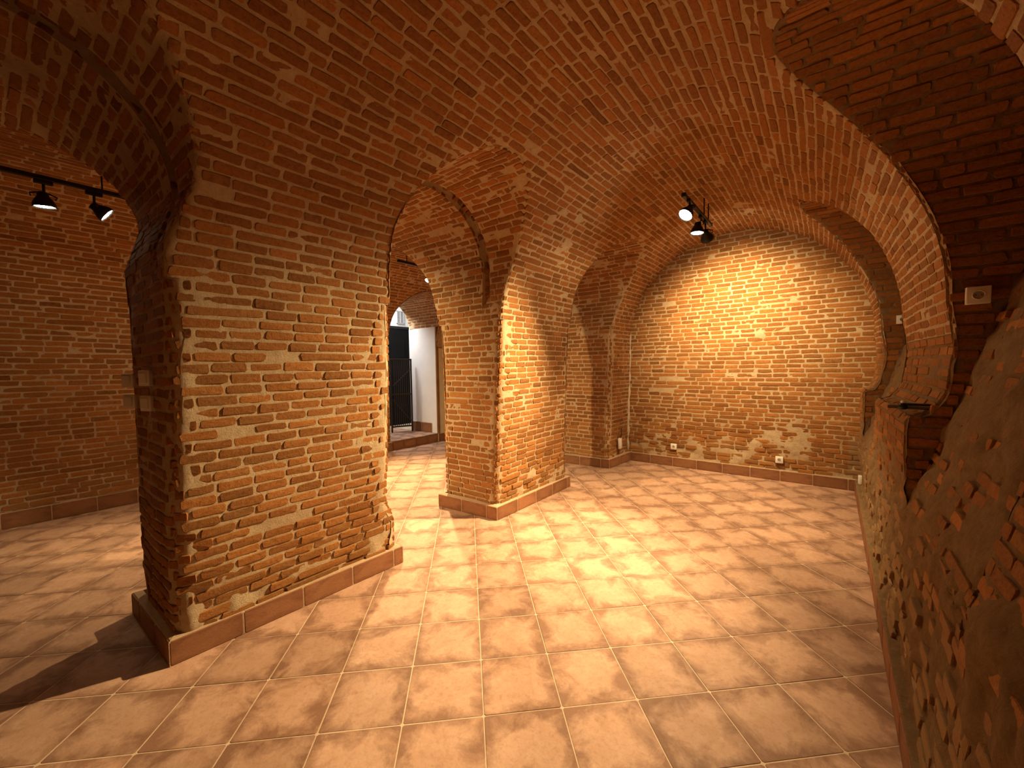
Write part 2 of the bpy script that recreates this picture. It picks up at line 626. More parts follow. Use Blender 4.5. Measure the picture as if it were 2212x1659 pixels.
def patch(own, pos, u0, u1, v0, v1, g, flip=False, res=.024, rough=0.0, rnd_r=None, course=.0560, bricks=True,
          seed=0, smear=0.0, drop=.002, proud=0.0, keep_v=None, skip=None):
    """one brick-built surface: own = structure key; g(p) > 0 where the surface exists"""
    O = owner(own)
    sgn = -1.0 if flip else 1.0

    def normal(u, v):
        e = .004
        a = pos(u + e, v) - pos(u - e, v)
        b = pos(u, v + e) - pos(u, v - e)
        n = np.cross(a, b)
        return sgn * n / np.maximum(np.linalg.norm(n, axis=-1, keepdims=True), 1e-9)

    def bulge(p):
        return .024 * (vnoise(p * 1.3 + 3.1, 1) - .5) + .012 * (vnoise(p * 4.2, 2) - .5)

    def D(u, v):
        p = pos(u, v)
        n = normal(u, v)
        d = bulge(p)
        if rnd_r is not None:
            r = rnd_r(p)
            gg = np.clip(g(p), 0, r)
            d = d - (r - np.sqrt(np.maximum(r * r - (r - gg) ** 2, 0)))
        return p + n * d[..., None], p, n

    def gclip(p):
        return g(p)

    def gbrick(p):
        gg = g(p)
        if rnd_r is not None:
            gg = gg - .10 * rnd_r(p)
        return gg

    nu = max(2, int(round((u1 - u0) / res)) + 1)
    nv = max(2, int(round((v1 - v0) / res)) + 1)
    U, V = np.meshgrid(np.linspace(u0, u1, nu), np.linspace(v0, v1, nv), indexing='ij')
    U, V = U.ravel(), V.ravel()
    P, P0, Nn = D(U, V)
    G = gclip(P0)
    rfun = rough if callable(rough) else (lambda p: np.full(p.shape[:-1], float(rough)))
    ro = rfun(P0)
    m_extra = ro * .030 * (vnoise(P0 * 19, 15) - .5)
    m = (.004 + ro * .014) * (vnoise(P0 * 34, 5) - .5) + (.003 + ro * .05) * (vnoise(P0 * 9, 6) - .5) - .0004 - .0018 * sstep(1.0, .3, P0[:, 2])
    patchy = sstep(.79, .91, vnoise(P0 * 2.6 + 7, 8) * .65 + vnoise(P0 * 8.3, 9) * .35 + smear * np.minimum(1, ro * 2))
    lowz = sstep(.7, .1, P0[:, 2]) * .25
    m = m + .0095 * np.clip(patchy + lowz * sstep(.5, .75, vnoise(P0 * 5.5, 10)), 0, 1)
    P = P + Nn * (m + m_extra)[:, None]
    idx = np.arange(nu * nv).reshape(nu, nv)
    quads = np.stack([idx[:-1, :-1], idx[1:, :-1], idx[1:, 1:], idx[:-1, 1:]], -1).reshape(-1, 4)
    if flip: quads = quads[:, ::-1]
    gi = G[quads] > 0
    full = gi.all(1)
    mixed = gi.any(1) & ~full
    verts = [P]
    nverts = len(P)
    tris, extra = [], []
    for qd in quads[mixed]:
        poly = []
        for a, b in zip(qd, np.roll(qd, -1)):
            ga, gb = G[a], G[b]
            if ga > 0: poly.append(int(a))
            if (ga > 0) != (gb > 0):
                k = ga / (ga - gb)
                extra.append(P[a] + (P[b] - P[a]) * k)
                poly.append(nverts + len(extra) - 1)
        for i in range(1, len(poly) - 1):
            tris.append((poly[0], poly[i], poly[i + 1]))
    if extra: verts.append(np.array(extra))
    allv = np.concatenate(verts)
    q = quads[full]
    tr = np.array(tris, dtype=np.int64).reshape(-1, 3)
    used = np.unique(np.concatenate([q.ravel(), tr.ravel()])) if (len(q) or len(tr)) else np.array([], dtype=np.int64)
    if len(used) == 0: return
    remap = np.full(len(allv), -1)
    remap[used] = np.arange(len(used)) + O['n']
    O['v'].append(allv[used]); O['n'] += len(used)
    if len(q): O['q'].append(remap[q])
    if len(tr): O['t'].append(remap[tr])
    if not bricks: return
    # bricks
    r = np.random.default_rng(100 + seed)
    cu, cv, cl = [], [], []
    nc = int((v1 - v0) / course)
    hstep = (v1 - v0) / max(nc, 1)
    for k in range(nc):
        v = v0 + (k + .5) * hstep
        u = u0 - (.172 if k % 2 else .086) + r.normal(0, .012)
        while u < u1:
            q_ = r.random()
            Lb = r.normal(.156, .008)
            if q_ < .07: Lb += .172
            elif q_ < .10: Lb = r.uniform(.07, .11)
            cu.append(u + Lb / 2); cv.append(v); cl.append(Lb)
            u += Lb + r.uniform(.010, .019)
    cu, cv, cl = map(np.array, (cu, cv, cl))
    keep = (r.random(len(cu)) > drop) & (cu - cl / 2 < u1) & (cu + cl / 2 > u0)
    cu, cv, cl = cu[keep], cv[keep], cl[keep]
    p0 = pos(cu, cv)
    rb = rfun(p0)
    kp = r.random(len(cu)) > np.clip(rb - .2, 0, 1) * .75
    cu, cv, cl, p0, rb = cu[kp], cv[kp], cl[kp], p0[kp], rb[kp]
    cv = cv + .030 * (vnoise(p0 * 0.8 + 20, 12) - .5) + .005 * (vnoise(p0 * 3.1, 13) - .5)
    K = 13
    off = np.linspace(-.5, .5, K)
    su = cu[:, None] + cl[:, None] * off[None]
    sv = np.repeat(cv[:, None], K, 1)
    ins = gbrick(pos(su.ravel(), sv.ravel())).reshape(-1, K) > .002
    if skip is not None: ins &= ~skip(pos(su.ravel(), sv.ravel())).reshape(-1, K)
    ins &= (su >= u0 - .01) & (su <= u1 + .01)
    first = ins.argmax(1)
    anyi = ins.any(1)
    cnt = ins.sum(1)
    last = first + cnt - 1
    ok = anyi & (last < K)
    a = su[np.arange(len(su)), np.clip(first, 0, K - 1)]
    b = su[np.arange(len(su)), np.clip(last, 0, K - 1)]
    ok &= (b - a) > .035
    cu2, cl2, cv, rb = ((a + b) / 2)[ok], (b - a)[ok], cv[ok], rb[ok]
    if not len(cu2): return
    C, C0, N0 = D(cu2, cv)
    A1, _, _ = D(cu2 + cl2 * .45, cv)
    A0, _, _ = D(cu2 - cl2 * .45, cv)
    B1, _, _ = D(cu2, cv + .016)
    B0, _, _ = D(cu2, cv - .016)
    C = (A0 + A1) / 2 * .5 + C * .5
    X = A1 - A0
    X /= np.linalg.norm(X, axis=1, keepdims=True)
    Y = B1 - B0
    Y -= X * (X * Y).sum(1, keepdims=True)
    Y /= np.linalg.norm(Y, axis=1, keepdims=True)
    Z = np.cross(X, Y) * sgn
    fl = (Z * N0).sum(1) < 0
    Z[fl] *= -1
    Y = np.cross(Z, X)
    n = len(C)
    tw = r.normal(0, 1, n) * (.008 + rb * .02)
    X2 = X * np.cos(tw)[:, None] + Y * np.sin(tw)[:, None]
    Y2 = np.cross(Z, X2)
    lo = sstep(.8, .15, C0[:, 2])
    prot = .0022 - .0045 * np.clip(rb - .2, 0, 1) + proud + .0025 * lo + r.normal(0, 1, n) * (.0011 + .0012 * lo + rb * .005)
    hh = np.clip(r.normal(.97, .06, n), .8, 1.08) * (course / .056)
    C = C + Z * prot[:, None] + Y2 * r.normal(0, .0015, n)[:, None]
    var = r.integers(0, len(BRICKS), n)
    for i in range(n):
        O['bricks'].append((C[i], X2[i] * (cl2[i] / BL), Y2[i] * hh[i], Z[i], int(var[i]), cl2[i]))


def min_g(*fs):
    return lambda p: np.minimum.reduce([f(p) for f in fs])


def g_piers(p):
    """distance outside every opening of the left wall"""
    s, z = p[..., 0], p[..., 2]
    return np.minimum.reduce([outside_open(o, s, z) for o in OPEN])


def g_right(p):
    s, z = p[..., 0], p[..., 2]
    return np.minimum.reduce([np.maximum(outside_open(o, s, z), Z_SILL - z) for o in OPEN])


def g_barrel(p):
    return np.where(p[..., 1] > TC, g_piers(p), g_right(p))


def r_corner(p):
    return .012 + .058 * sstep(2.5, 1.7, p[..., 2])


rough_foot = lambda p: .30 * sstep(.50, .22, p[..., 2] + .25 * (vnoise(p * 3.3, 33) - .5))
V_CUT = 1.904      # piers end and the vault begins at this arc length
V_R0 = V_TOP + .16  # right wall begins here (below the vault)
g_end = lambda p: S_END + .03 - p[..., 0] + .0 * p[..., 1]

# left wall piers
for key, a, b, sd in (('pillar0', -1.7, -.3, 1), ('pillar1', .3, 2.1, 2), ('pillar2', 2.6, 4.6, 3), ('pillar3', 5.0, 6.03, 4)):
    patch(key, pos_hall, a, b, 0.0, V_CUT, g_piers, False, rnd_r=r_corner, seed=sd, rough=rough_foot, res=.02 if key == 'pillar1' else .024)
# vault of the main hall
patch('vault', pos_hall, -1.7, 6.03, V_CUT, V_R0, g_barrel, False, rnd_r=lambda p: .02 + 0 * p[..., 0], seed=8)
# right wall, rough
r_niche = lambda p: .004 + .010 * sstep(.72, .95, p[..., 2])
# the base of the right wall is rubble under old render
rough_right = lambda p: .10 + .58 * sstep(.98, .72, p[..., 2])
patch('right', pos_hall, -.5, 6.0, V_R0, V_MAX, g_right, False, rnd_r=r_niche, rough=rough_right, smear=.14, seed=9, res=.017, proud=.0015)
# cross passages
def passage(o, keys, seed, bricks=True, t0=1.0, t1=4.0):
    f, pv = pos_open(o, (2.537, 2.643) if o is not OPEN[2] else None)
    gA = lambda p: -hall_dist(p)
    gB = lambda p: -hallb_dist(p)
    g = min_g(gA, gB)
    pts, _ = open_profile(o)
    z = pts[:, 1]
    half = len(pts) // 2
    va = np.interp(1.90, z[:60], pv[:60])
    vb = pv[-1] - np.interp(1.90, z[::-1][:60], (pv[-1] - pv)[::-1][:60])
    patch(keys[0], f, t0, t1, 0, va, g, False, rnd_r=r_corner, seed=seed)
    cuts = (t0, 2.535, 2.645, t1) if o is not OPEN[2] else (t0, t1)     # the arch has a sunk ring of brick ends near the hall
    for k in range(len(cuts) - 1):
        patch(keys[1], f, cuts[k], cuts[k + 1], va, vb, g, False, rnd_r=lambda p: .015 + 0 * p[..., 0], seed=seed + 1 + 7 * k, rough=.1,
              res=.011 if (k == 1 and len(cuts) == 4) else .024)
    patch(keys[2], f, t0, t1, vb, pv[-1], g, False, rnd_r=r_corner, seed=seed + 2)


passage(OPEN[0], ('pillar0', 'passage0', 'pillar1'), 20)
passage(OPEN[1], ('pillar1', 'passage1', 'pillar2'), 30)
passage(OPEN[2], ('pillar2', 'passage2', 'pillar3'), 40)


# niches of the right wall
def niche(o, seed):
    f, pv = pos_open(o)
    g = lambda p: np.minimum(-hall_dist(p), p[..., 1] - niche_back(p[..., 0], p[..., 2]) + .015)
    patch('right', f, -1.15, 1.0, 0.0, pv[-1], g, False, rnd_r=lambda p: .012 + 0 * p[..., 0], seed=seed, rough=.06, proud=.002)
    fb = lambda u, v: np.stack([u, np.where(v > Z_SILL, niche_back(u, v), np.minimum(niche_back(u, v), right_face(u, v) - .012)), v], -1)
    gb = lambda p: -outside_open(o, p[..., 0], p[..., 2]) + .03
    patch('right', fb, o['c'] - .75, o['c'] + .75, Z_SILL - .09, 3.0, gb, True, rough=.66, smear=.14, seed=seed + 1)


for i_, o_ in enumerate(OPEN): niche(o_, 50 + 5 * i_)
# end wall
pos_endw = lambda u, v: np.stack([5.985 + .027 * u, u, v], -1)
patch('back', pos_endw, -.6, 2.6, 0, 3.25, lambda p: hall_dist(p) + .03, True, seed=70, rough=lambda p: .38 * sstep(.75, .28, p[..., 2] + .35 * (vnoise(p * 2.7, 34) - .5)))
# second hall: near wall (behind the piers), vault, far wall with the doorway
profb = [(TCB - RB, z) for z in np.linspace(0, ZCB, 40)[:-1]] + [(TCB - RB * math.cos(a), ZCB + RB * math.sin(a)) for a in np.linspace(0, PI, 160)] \
    + [(TCB + RB, z) for z in np.linspace(ZCB, 0, 40)[1:]]
profb = np.array(profb)
PVB = arclen(profb)
pos_hallb = lambda u, v: np.stack([u, np.interp(v, PVB, profb[:, 0]), np.interp(v, PVB, profb[:, 1])], -1)


def g_hallb(p):
    s, t, z = p[..., 0], p[..., 1], p[..., 2]
    far = outside_open(DOOR, s, z)
    return np.where(t < TCB, g_piers(p), far)


VB_TOP = ZCB + PI * RB
for key, a, b, sd in (('pillar0', -1.7, -.3, 81), ('pillar1', .3, 2.1, 82), ('pillar2', 2.6, 4.6, 83), ('pillar3', 5.0, 6.6, 84)):
    patch(key, pos_hallb, a, b, 0, ZCB + .15, g_hallb, True, rnd_r=r_corner, seed=sd, res=.035, bricks=(key in ('pillar1', 'pillar2')))
patch('vaultb', pos_hallb, -1.7, 6.6, ZCB + .15, VB_TOP - .15, g_hallb, True, rnd_r=lambda p: .02 + 0 * p[..., 0], seed=85, res=.03)
patch('left', pos_hallb, -1.7, 5.52, VB_TOP - .15, PVB[-1], g_hallb, True, rnd_r=lambda p: .03 + 0 * p[..., 0], seed=86, res=.03)
patch('left', pos_hallb, 5.52, 6.6, VB_TOP - .15, PVB[-1] - 2.27, g_hallb, True, seed=87, res=.03)
# brick vault over the white doorway
fd, pvd = pos_open(DOOR)
pts_d, _ = open_profile(DOOR)
va_ = 2.28
patch('doorvault', fd, 5.6, 7.02, va_, pvd[-1] - va_, lambda p: -hallb_dist(p), False, seed=90, res=.03)

# ------------------------------------------------------------------ build structures: skin, 300 largest bricks as parts, the rest joined
LABELS = {
    'pillar0': ('pillar', 'brick pillar beyond the wide left opening, mostly out of view', 'pillar'),
    'pillar1': ('pillar', 'nearest big brick pillar, dark shaded end with light switches on it', 'pillar'),
    'pillar2': ('pillar', 'brick pillar standing free in the middle between the arched passage and the dark recess', 'pillar'),
    'pillar3': ('pillar', 'narrow brick pillar in the far corner beside the spotlit end wall', 'pillar'),
    'vault': ('ceiling', 'long brick barrel vault over the main hall, bricks running lengthwise', 'ceiling'),
    'passage0': ('ceiling', 'dark brick vault over the wide opening left of the nearest pillar', 'ceiling'),
    'passage1': ('ceiling', 'small brick vault over the passage between the two pillars', 'ceiling'),
    'passage2': ('ceiling', 'shadowed small brick vault between middle pillar and corner pillar', 'ceiling'),
    'vaultb': ('ceiling', 'brick barrel vault of the second hall behind the pillars', 'ceiling'),
    'doorvault': ('ceiling', 'low brick arch over the white doorway at the far side', 'ceiling'),
    'right': ('wall_right', 'rough dark brick side wall with arched niches and worn rendered base', 'wall'),
    'back': ('wall_back', 'spotlit arched brick end wall with two white sockets near the floor', 'wall'),
    'left': ('wall_left', 'dim brick wall of the second hall behind the track lamps', 'wall'),
}
CAM = np.array([0, 0, CAM_H])
_Fn, _Rn, _Un = np.array(_F), np.array(_right), np.array(_up)
# all skins in one tree, to see which bricks the photograph shows
allv, allp, off_ = [], [], 0
for k_, O_ in OWN.items():
    O_['V'] = np.concatenate(O_['v'])
    q_ = np.concatenate(O_['q']) if O_['q'] else np.zeros((0, 4), int)
    t_ = np.concatenate(O_['t']) if O_['t'] else np.zeros((0, 3), int)
    O_['Q'], O_['T'] = q_, t_
    allv.append(O_['V'])
    allp += (q_ + off_).tolist() + (t_ + off_).tolist()
    off_ += len(O_['V'])
TREE = BVHTree.FromPolygons(np.concatenate(allv).tolist(), allp)


def seen_size(c, z, area):
    d = c - CAM
    zc = d @ _Fn
    if zc < .15: return 0.0
    x = 887.02 * (d @ _Rn) / zc
    y = 887.02 * (d @ _Un) / zc
    if abs(x) > 1120 or abs(y) > 840: return 0.0
    dist = np.linalg.norm(d)
    cosv = -(d @ z) / dist
    if cosv < .03: return 0.0
    hit = TREE.ray_cast(Vector(CAM), Vector(d / dist), dist - .06)
    if hit[0] is not None: return 0.0
    return area * cosv / zc ** 2


ST = {}
for key, O in OWN.items():
    name, label, cat = LABELS[key]
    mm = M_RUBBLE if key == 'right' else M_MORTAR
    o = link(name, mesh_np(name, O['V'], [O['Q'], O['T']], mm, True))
    set_props(o, label, cat, None, 'structure')
    ST[key] = o
    br = O['bricks']
    if not br: continue
    sizes = np.array([seen_size(b[0] + b[3] * .02, b[3], b[5] * .037) for b in br])
    order = np.argsort(-sizes)
    lim = 300
    single = [i for i in order[:lim] if sizes[i] > 0]
    sset = set(single)
    for i in single:
        C, X, Y, Z, var, _ = br[i]
        c = link('brick', BRICK_ME[var], o)
        m = Matrix(((X[0], Y[0], Z[0], C[0]), (X[1], Y[1], Z[1], C[1]), (X[2], Y[2], Z[2], C[2]), (0, 0, 0, 1)))
        c.matrix_local = m
    rest = [i for i in range(len(br)) if i not in sset]
    if rest:
        V_, Q_, T_, tint, n0 = [], [], [], [], 0
        for i in rest:
            C, X, Y, Z, var, _ = br[i]
            bv, bq, bt = BRICKS[var]
            V_.append(C + bv[:, :1] * X + bv[:, 1:2] * Y + bv[:, 2:] * Z)
            Q_.append(bq + n0); T_.append(bt + n0)
            n0 += len(bv)
            tint.append(np.full(len(bv), (i * 0.61803398875) % 1.0))
        c = link('bricks', mesh_np('bricks', np.concatenate(V_), [np.concatenate(Q_), np.concatenate(T_)], M_BRICK, False, tint=np.concatenate(tint)), o)
        c['kind'] = 'stuff'

# ------------------------------------------------------------------ floor of square clay tiles laid on the diagonal
TS = 0.335
th = math.radians(6.2106) - _al
dV = np.array([math.cos(th), math.sin(th)])
dR = np.array([math.sin(th), -math.cos(th)])
og = st((-0.58330, 2.62756, 0))
og = np.array([og.x, og.y])


def tile_proto(w_, h_, thick, bev, name, mat, uvrot=0, seed=0):
    r = random.Random(seed)
    hx, hy = w_ / 2, h_ / 2
    n = 8
    c = .006
    out = [(-hx, -hy + c), (-hx + c, -hy), (hx - c, -hy), (hx, -hy + c), (hx, hy - c), (hx - c, hy), (-hx + c, hy), (-hx, hy - c)]
    vs = [(x, y, -thick) for x, y in out] + [(x, y, -bev) for x, y in out]
    vs += [(x * (1 - bev * 1.3 / hx), y * (1 - bev * 1.3 / hy), 0) for x, y in out]
    q = []
    for k in range(n):
        k2 = (k + 1) % n
        q.append((k, k2, n + k2, n + k)); q.append((n + k, n + k2, 2 * n + k2, 2 * n + k))
    top = np.array([list(range(2 * n, 3 * n))])
    vs = np.array(vs)
    uv = np.stack([vs[:, 0] / w_ + .5, vs[:, 1] / h_ * (1.0) + .5], -1)
    for _ in range(uvrot): uv = np.stack([1 - uv[:, 1], uv[:, 0]], -1)
    return vs, np.array(q), top, uv


TILES = [tile_proto(TS - .0045, TS - .0045, .012, .0012, 'tile', M_TILE, k, k) for k in range(4)]
TILE_ME = [mesh_np('tile', v, [q, t], M_TILE, False, uv=uv) for v, q, t, uv in TILES]


def rect_mesh(name, x0, x1, y0, y1, z, mat):
    return mesh_np(name, [(x0, y0, z), (x1, y0, z), (x1, y1, z), (x0, y1, z)], [np.array([[0, 1, 2, 3]])], mat, False)


floor_me = mesh_np('floor', [(x, y, z) for z in (-.16, -.0016) for x, y in ((-2.2, -.35), (6.3, -.35), (6.6, 6.3), (-2.2, 6.3))],
                   [np.array([[4, 5, 6, 7], [3, 2, 1, 0], [0, 1, 5, 4], [1, 2, 6, 5], [2, 3, 7, 6], [3, 0, 4, 7]])], M_GROUT, False)
floor = set_props(link('floor', floor_me), 'floor of square mottled terracotta tiles with pale joints, laid on the diagonal', 'floor', None, 'structure')
cand = []
for a in range(-30, 31):
    for b in range(-40, 30):
        c = og + (a + .5) * TS * dV + (b + .5) * TS * dR
        s_, t_ = c
        if s_ < -1.7 or s_ > 6.15 or t_ < -.42 or t_ > 6.3: continue
        # leave out tiles wholly under a pier
        if 2.75 < t_ < 3.1:
            under = True
            for o_ in OPEN:
                if interp(0, o_['L']) - .2 < s_ < interp(0, o_['R']) + .2: under = False
            if under: continue
        p = np.array([s_, t_, 0.02])
        sz = seen_size(p, np.array([0, 0, 1.0]), TS * TS)
        cand.append((sz, c, (a * 7 + b * 13 + a * b * 5) % 4))
cand.sort(key=lambda x: -x[0])
ang_t = math.atan2(dV[1], dV[0])
Rt = Matrix.Rotation(ang_t, 4, 'Z')
V_, Q_, T_, UV_, tint, n0 = [], [], [], [], [], 0
for i, (sz, c, k) in enumerate(cand):
    dz = random.uniform(-.0008, .0008)
    if i < 300 and sz > 0:
        ob = link('tile', TILE_ME[k], floor)
        ob.matrix_local = Matrix.Translation((c[0], c[1], dz)) @ Rt
    else:
        v, q, t, uv = TILES[k]
        ca, sa = math.cos(ang_t), math.sin(ang_t)
        V_.append(np.stack([c[0] + v[:, 0] * ca - v[:, 1] * sa, c[1] + v[:, 0] * sa + v[:, 1] * ca, v[:, 2] + dz], -1))
        Q_.append(q + n0); T_.append(t + n0); UV_.append(uv); n0 += len(v)
        tint.append(np.full(len(v), (i * .618034) % 1.0))
if V_:
    ob = link('tiles', mesh_np('tiles', np.concatenate(V_), [np.concatenate(Q_), np.concatenate(T_)], M_TILE, False, uv=np.concatenate(UV_), tint=np.concatenate(tint)), floor)
    ob['kind'] = 'stuff'

# ------------------------------------------------------------------ tiled skirting
SK_ME = {}


def skirting(name, label, path, h=.125, first=None, z0=0.0, inset=.045, tl=.325, bead=None):
    """tiles along a floor path; the room is on the right-hand side walking along the path"""
    bm = bmesh.new()
    pts = [Vector((x, y, 0)) for x, y in path]
    nrm = []
    for a, b in zip(pts[:-1], pts[1:]):
        d = (b - a).normalized()
        nrm.append(Vector((d.y, -d.x, 0)))
    # bead of mortar on top and behind, as one strip following the path
    prof = [(.0008, z0 + .002), (.0008, z0 + h - .002), (-.008, z0 + h + .005), (-inset, z0 + h + .016), (-inset, z0)]
    rows = []
    for i, p in enumerate(pts):
        if i == 0: n = nrm[0]; k = 1
        elif i == len(pts) - 1: n = nrm[-1]; k = 1
        else:
            n = (nrm[i - 1] + nrm[i]).normalized()
            k = 1 / max(n.dot(nrm[i]), .4)
        rows.append([bm.verts.new((p.x + n.x * k * o, p.y + n.y * k * o, z)) for o, z in prof])
    for A, B in zip(rows[:-1], rows[1:]):
        for j in range(len(prof)):
            bm.faces.new((A[j], A[(j + 1) % len(prof)], B[(j + 1) % len(prof)], B[j]))
    bm.faces.new(rows[0]); bm.faces.new(rows[-1][::-1])
    par = bm_obj(name, bm, bead or M_BEAD)
    set_props(par, label, 'skirting', None, 'structure')
    for si, (a, b) in enumerate(zip(pts[:-1], pts[1:])):
        d = b - a
        Ls = d.length
        d.normalize()
        x = 0.0
        f0 = (first or {}).get(si, tl)
        seg = f0
        while x < Ls - .01:
            e = min(x + seg, Ls)
            wv = e - x - .005
            if wv > .02:
                key = (round(wv, 3), h)
                if key not in SK_ME:
                    v, q, t, uv = tile_proto(wv, h, .014, .003, 'tile', M_SKIRT)
                    SK_ME[key] = mesh_np('tile', v, [q, t], M_SKIRT, False, uv=uv)
                mid = a + d * ((x + e) / 2) + nrm[si] * .0025
                ob = link('tile', SK_ME[key], par)
                ob.matrix_local = frame_mat((mid.x, mid.y, z0 + h / 2 + .001), d, nrm[si])
            x = e
            seg = tl
    return par


skirting('baseboard_front', 'clay tile skirting round the foot of the nearest brick pillar', [(1.86, 3.30), (.488, 3.34), (.50, 2.575), (1.88, 2.54), (1.885, 3.28)], first={1: .19})
skirting('baseboard_centre', 'clay tile skirting round the foot of the middle brick pillar', [(4.29, 3.28), (2.90, 3.28), (2.935, 2.50), (4.31, 2.495), (4.31, 3.27)], first={})
skirting('baseboard_corner', 'short clay tile skirting at the foot of the corner pillar', [(5.31, 3.25), (5.375, 2.475), (6.03, 2.43)])
skirting('baseboard_back', 'clay tile skirting along the spotlit end wall', [(6.03, 2.445), (5.955, -.235)])
skirting('baseboard_right', 'clay tile skirting along the foot of the rough side wall', [(5.97, -.212), (-.5, -.222)], inset=.075, bead=M_RUBBLE)
skirting('baseboard_left', 'clay tile skirting along the dim wall of the second hall', [(-1.6, 6.17), (4.40, 6.17)], h=.15)
skirting('baseboard_door', 'short clay tile skirting beside the step of the white doorway', [(5.50, 6.17), (6.4, 6.17)], h=.15)

# ------------------------------------------------------------------ white doorway, step and entrance room
def slab(bm, x0, x1, y0, y1, z0, z1, bev=0.0):
    return bm_box(bm, (x1 - x0, y1 - y0, z1 - z0), Matrix.Translation(((x0 + x1) / 2, (y0 + y1) / 2, (z0 + z1) / 2)), bev)


bm = bmesh.new()
slab(bm, 5.50, 5.58, 6.215, 7.02, .0, 2.28)
set_props(bm_obj('wall_doorway', bm, M_WHITE), 'white plastered side of the far doorway with skirting', 'wall', None, 'structure')
bm = bmesh.new()
slab(bm, 4.32, 4.40, 6.215, 7.02, .0, 2.28)
set_props(bm_obj('wall_doorway', bm, M_WHITE), 'hidden white plastered left side of the far doorway', 'wall', None, 'structure')
bm = bmesh.new()
slab(bm, 5.56, 6.6, 6.19, 6.24, .0, 2.27)
set_props(bm_obj('wall_plaster', bm, mat_plain('white_paint_warm_light', (0.72, 0.62, 0.44), .85, var=.1)), 'white plastered wall strip to the right of the far doorway, warm lamplight in its colour', 'wall', None, 'structure')  # white plaster; the warm lamplight on it is put into this colour
bm = bmesh.new()
slab(bm, 5.497, 5.56, 6.185, 6.215, .16, 2.28, .004)
set_props(bm_obj('trim_1', bm, mat_plain('brown_edge_strip', (0.30, 0.15, 0.05), .6, var=.3)), 'brown corner strip at the edge of the white doorway', 'trim', None, 'structure')
# entrance room shell behind the doorway
bm = bmesh.new()
slab(bm, 3.6, 7.4, 8.0, 8.1, 0, 3.4)
set_props(bm_obj('wall_entrance', bm, M_WHITE), 'white wall of the entrance room with a dark door in it', 'wall', None, 'structure')
bm = bmesh.new()
slab(bm, 3.5, 3.6, 7.02, 8.1, 0, 3.4)
slab(bm, 7.4, 7.5, 7.02, 8.1, 0, 3.4)
slab(bm, 5.56, 7.5, 6.98, 7.02, 0, 3.4)
slab(bm, 3.5, 4.34, 6.98, 7.02, 0, 3.4)
slab(bm, 3.5, 7.5, 6.98, 8.1, 3.4, 3.5)
slab(bm, 4.30, 5.60, 6.98, 7.02, 2.86, 3.4)
set_props(bm_obj('wall_entrance_side', bm, M_WHITE), 'white side walls and ceiling of the entrance room behind the doorway', 'wall', None, 'structure')
# raised floor with tiled riser
bm = bmesh.new()
slab(bm, 4.40, 5.50, 6.20, 7.02, 0.0, .155)
slab(bm, 3.6, 7.4, 7.0, 8.0, 0.0, .155)
step = set_props(bm_obj('floor_step', bm, M_GROUT), 'raised tiled floor of the entrance room behind the step', 'floor', None, 'structure')
for k in range(4):
    x0 = 4.40 + k * .275
    bm = bmesh.new()
    v, q, t, uv = tile_proto(.27, .145, .012, .002, 'tile', M_SKIRT)
    ob = link('tile', mesh_np('tile', v, [q, t], M_SKIRT, False, uv=uv), step)
    ob.matrix_local = frame_mat((x0 + .1375, 6.190, .075), (1, 0, 0), (0, -1, 0))
    bm.free()
for i in range(4):
    for j in range(6):
        v, q, t, uv = tile_proto(.27, .27, .01, .002, 'tile', M_TILE)
        if j == 0 and 'st' not in SK_ME: SK_ME['st'] = mesh_np('tile', v, [q, t], M_TILE, False, uv=uv)
        ob = link('tile', SK_ME['st'], step)
        ob.matrix_local = Matrix.Translation((4.40 + .1375 + i * .275, 6.185 + .137 + j * .274, .165))
skirting('baseboard_doorway', 'clay tile skirting on the white side of the doorway', [(5.488, 7.0), (5.488, 6.36)], h=.19, z0=.165, inset=.02)
# black door
dr = set_props(link('door_1', None), 'tall black door at the back of the entrance room', 'door', None, 'structure')
dr.location = (5.72, 7.97, .165)
bm = bmesh.new()
slab(bm, -.50, .50, -.02, .02, 0.0, 2.22, .004)
bm_obj('door_leaf', bm, M_DOOR, dr)
for xa, xb, za, zb in ((-.56, -.50, 0, 2.28), (.50, .56, 0, 2.28), (-.56, .56, 2.22, 2.28)):
    bm = bmesh.new()
    slab(bm, xa, xb, -.03, .03, za, zb, .004)
    bm_obj('door_frame', bm, M_BLACK, dr)
for za, zb in ((.15, .95), (1.1, 2.05)):
    bm = bmesh.new()
    slab(bm, -.38, .38, -.03, -.018, za, zb, .008)
    bm_obj('door_panel', bm, M_DOOR, dr)
bm = bmesh.new()
bm_lathe(bm, [(.022, 0), (.022, .01), (.009, .012), (.009, .05), (.024, .055), (.026, .07), (.018, .082)], frame_mat((-.43, -.02, 1.0), (1, 0, 0), (0, -1, 0)), 14)
bm_obj('door_knob', bm, M_IRON, dr, True)
# vent grille above the door
vt = set_props(link('vent_grille', None), 'small grey vent grille high on the white wall above the black door', 'vent')
vt.location = (6.02, 7.985, 2.66)
bm = bmesh.new()
for xa, xb, za, zb in ((-.10, -.085, -.15, .15), (.085, .10, -.15, .15), (-.10, .10, -.15, -.135), (-.10, .10, .135, .15), (-.01, .01, -.14, .14)):
    slab(bm, xa, xb, -.012, .012, za, zb)
bm_obj('frame', bm, M_VENT, vt)
for k in range(11):
    bm = bmesh.new()
    bm_box(bm, (.17, .022, .003), Matrix.Translation((0, 0, -.12 + k * .024)) @ Matrix.Rotation(math.radians(35), 4, 'X'))
    bm_obj('slat', bm, M_VENT, vt)

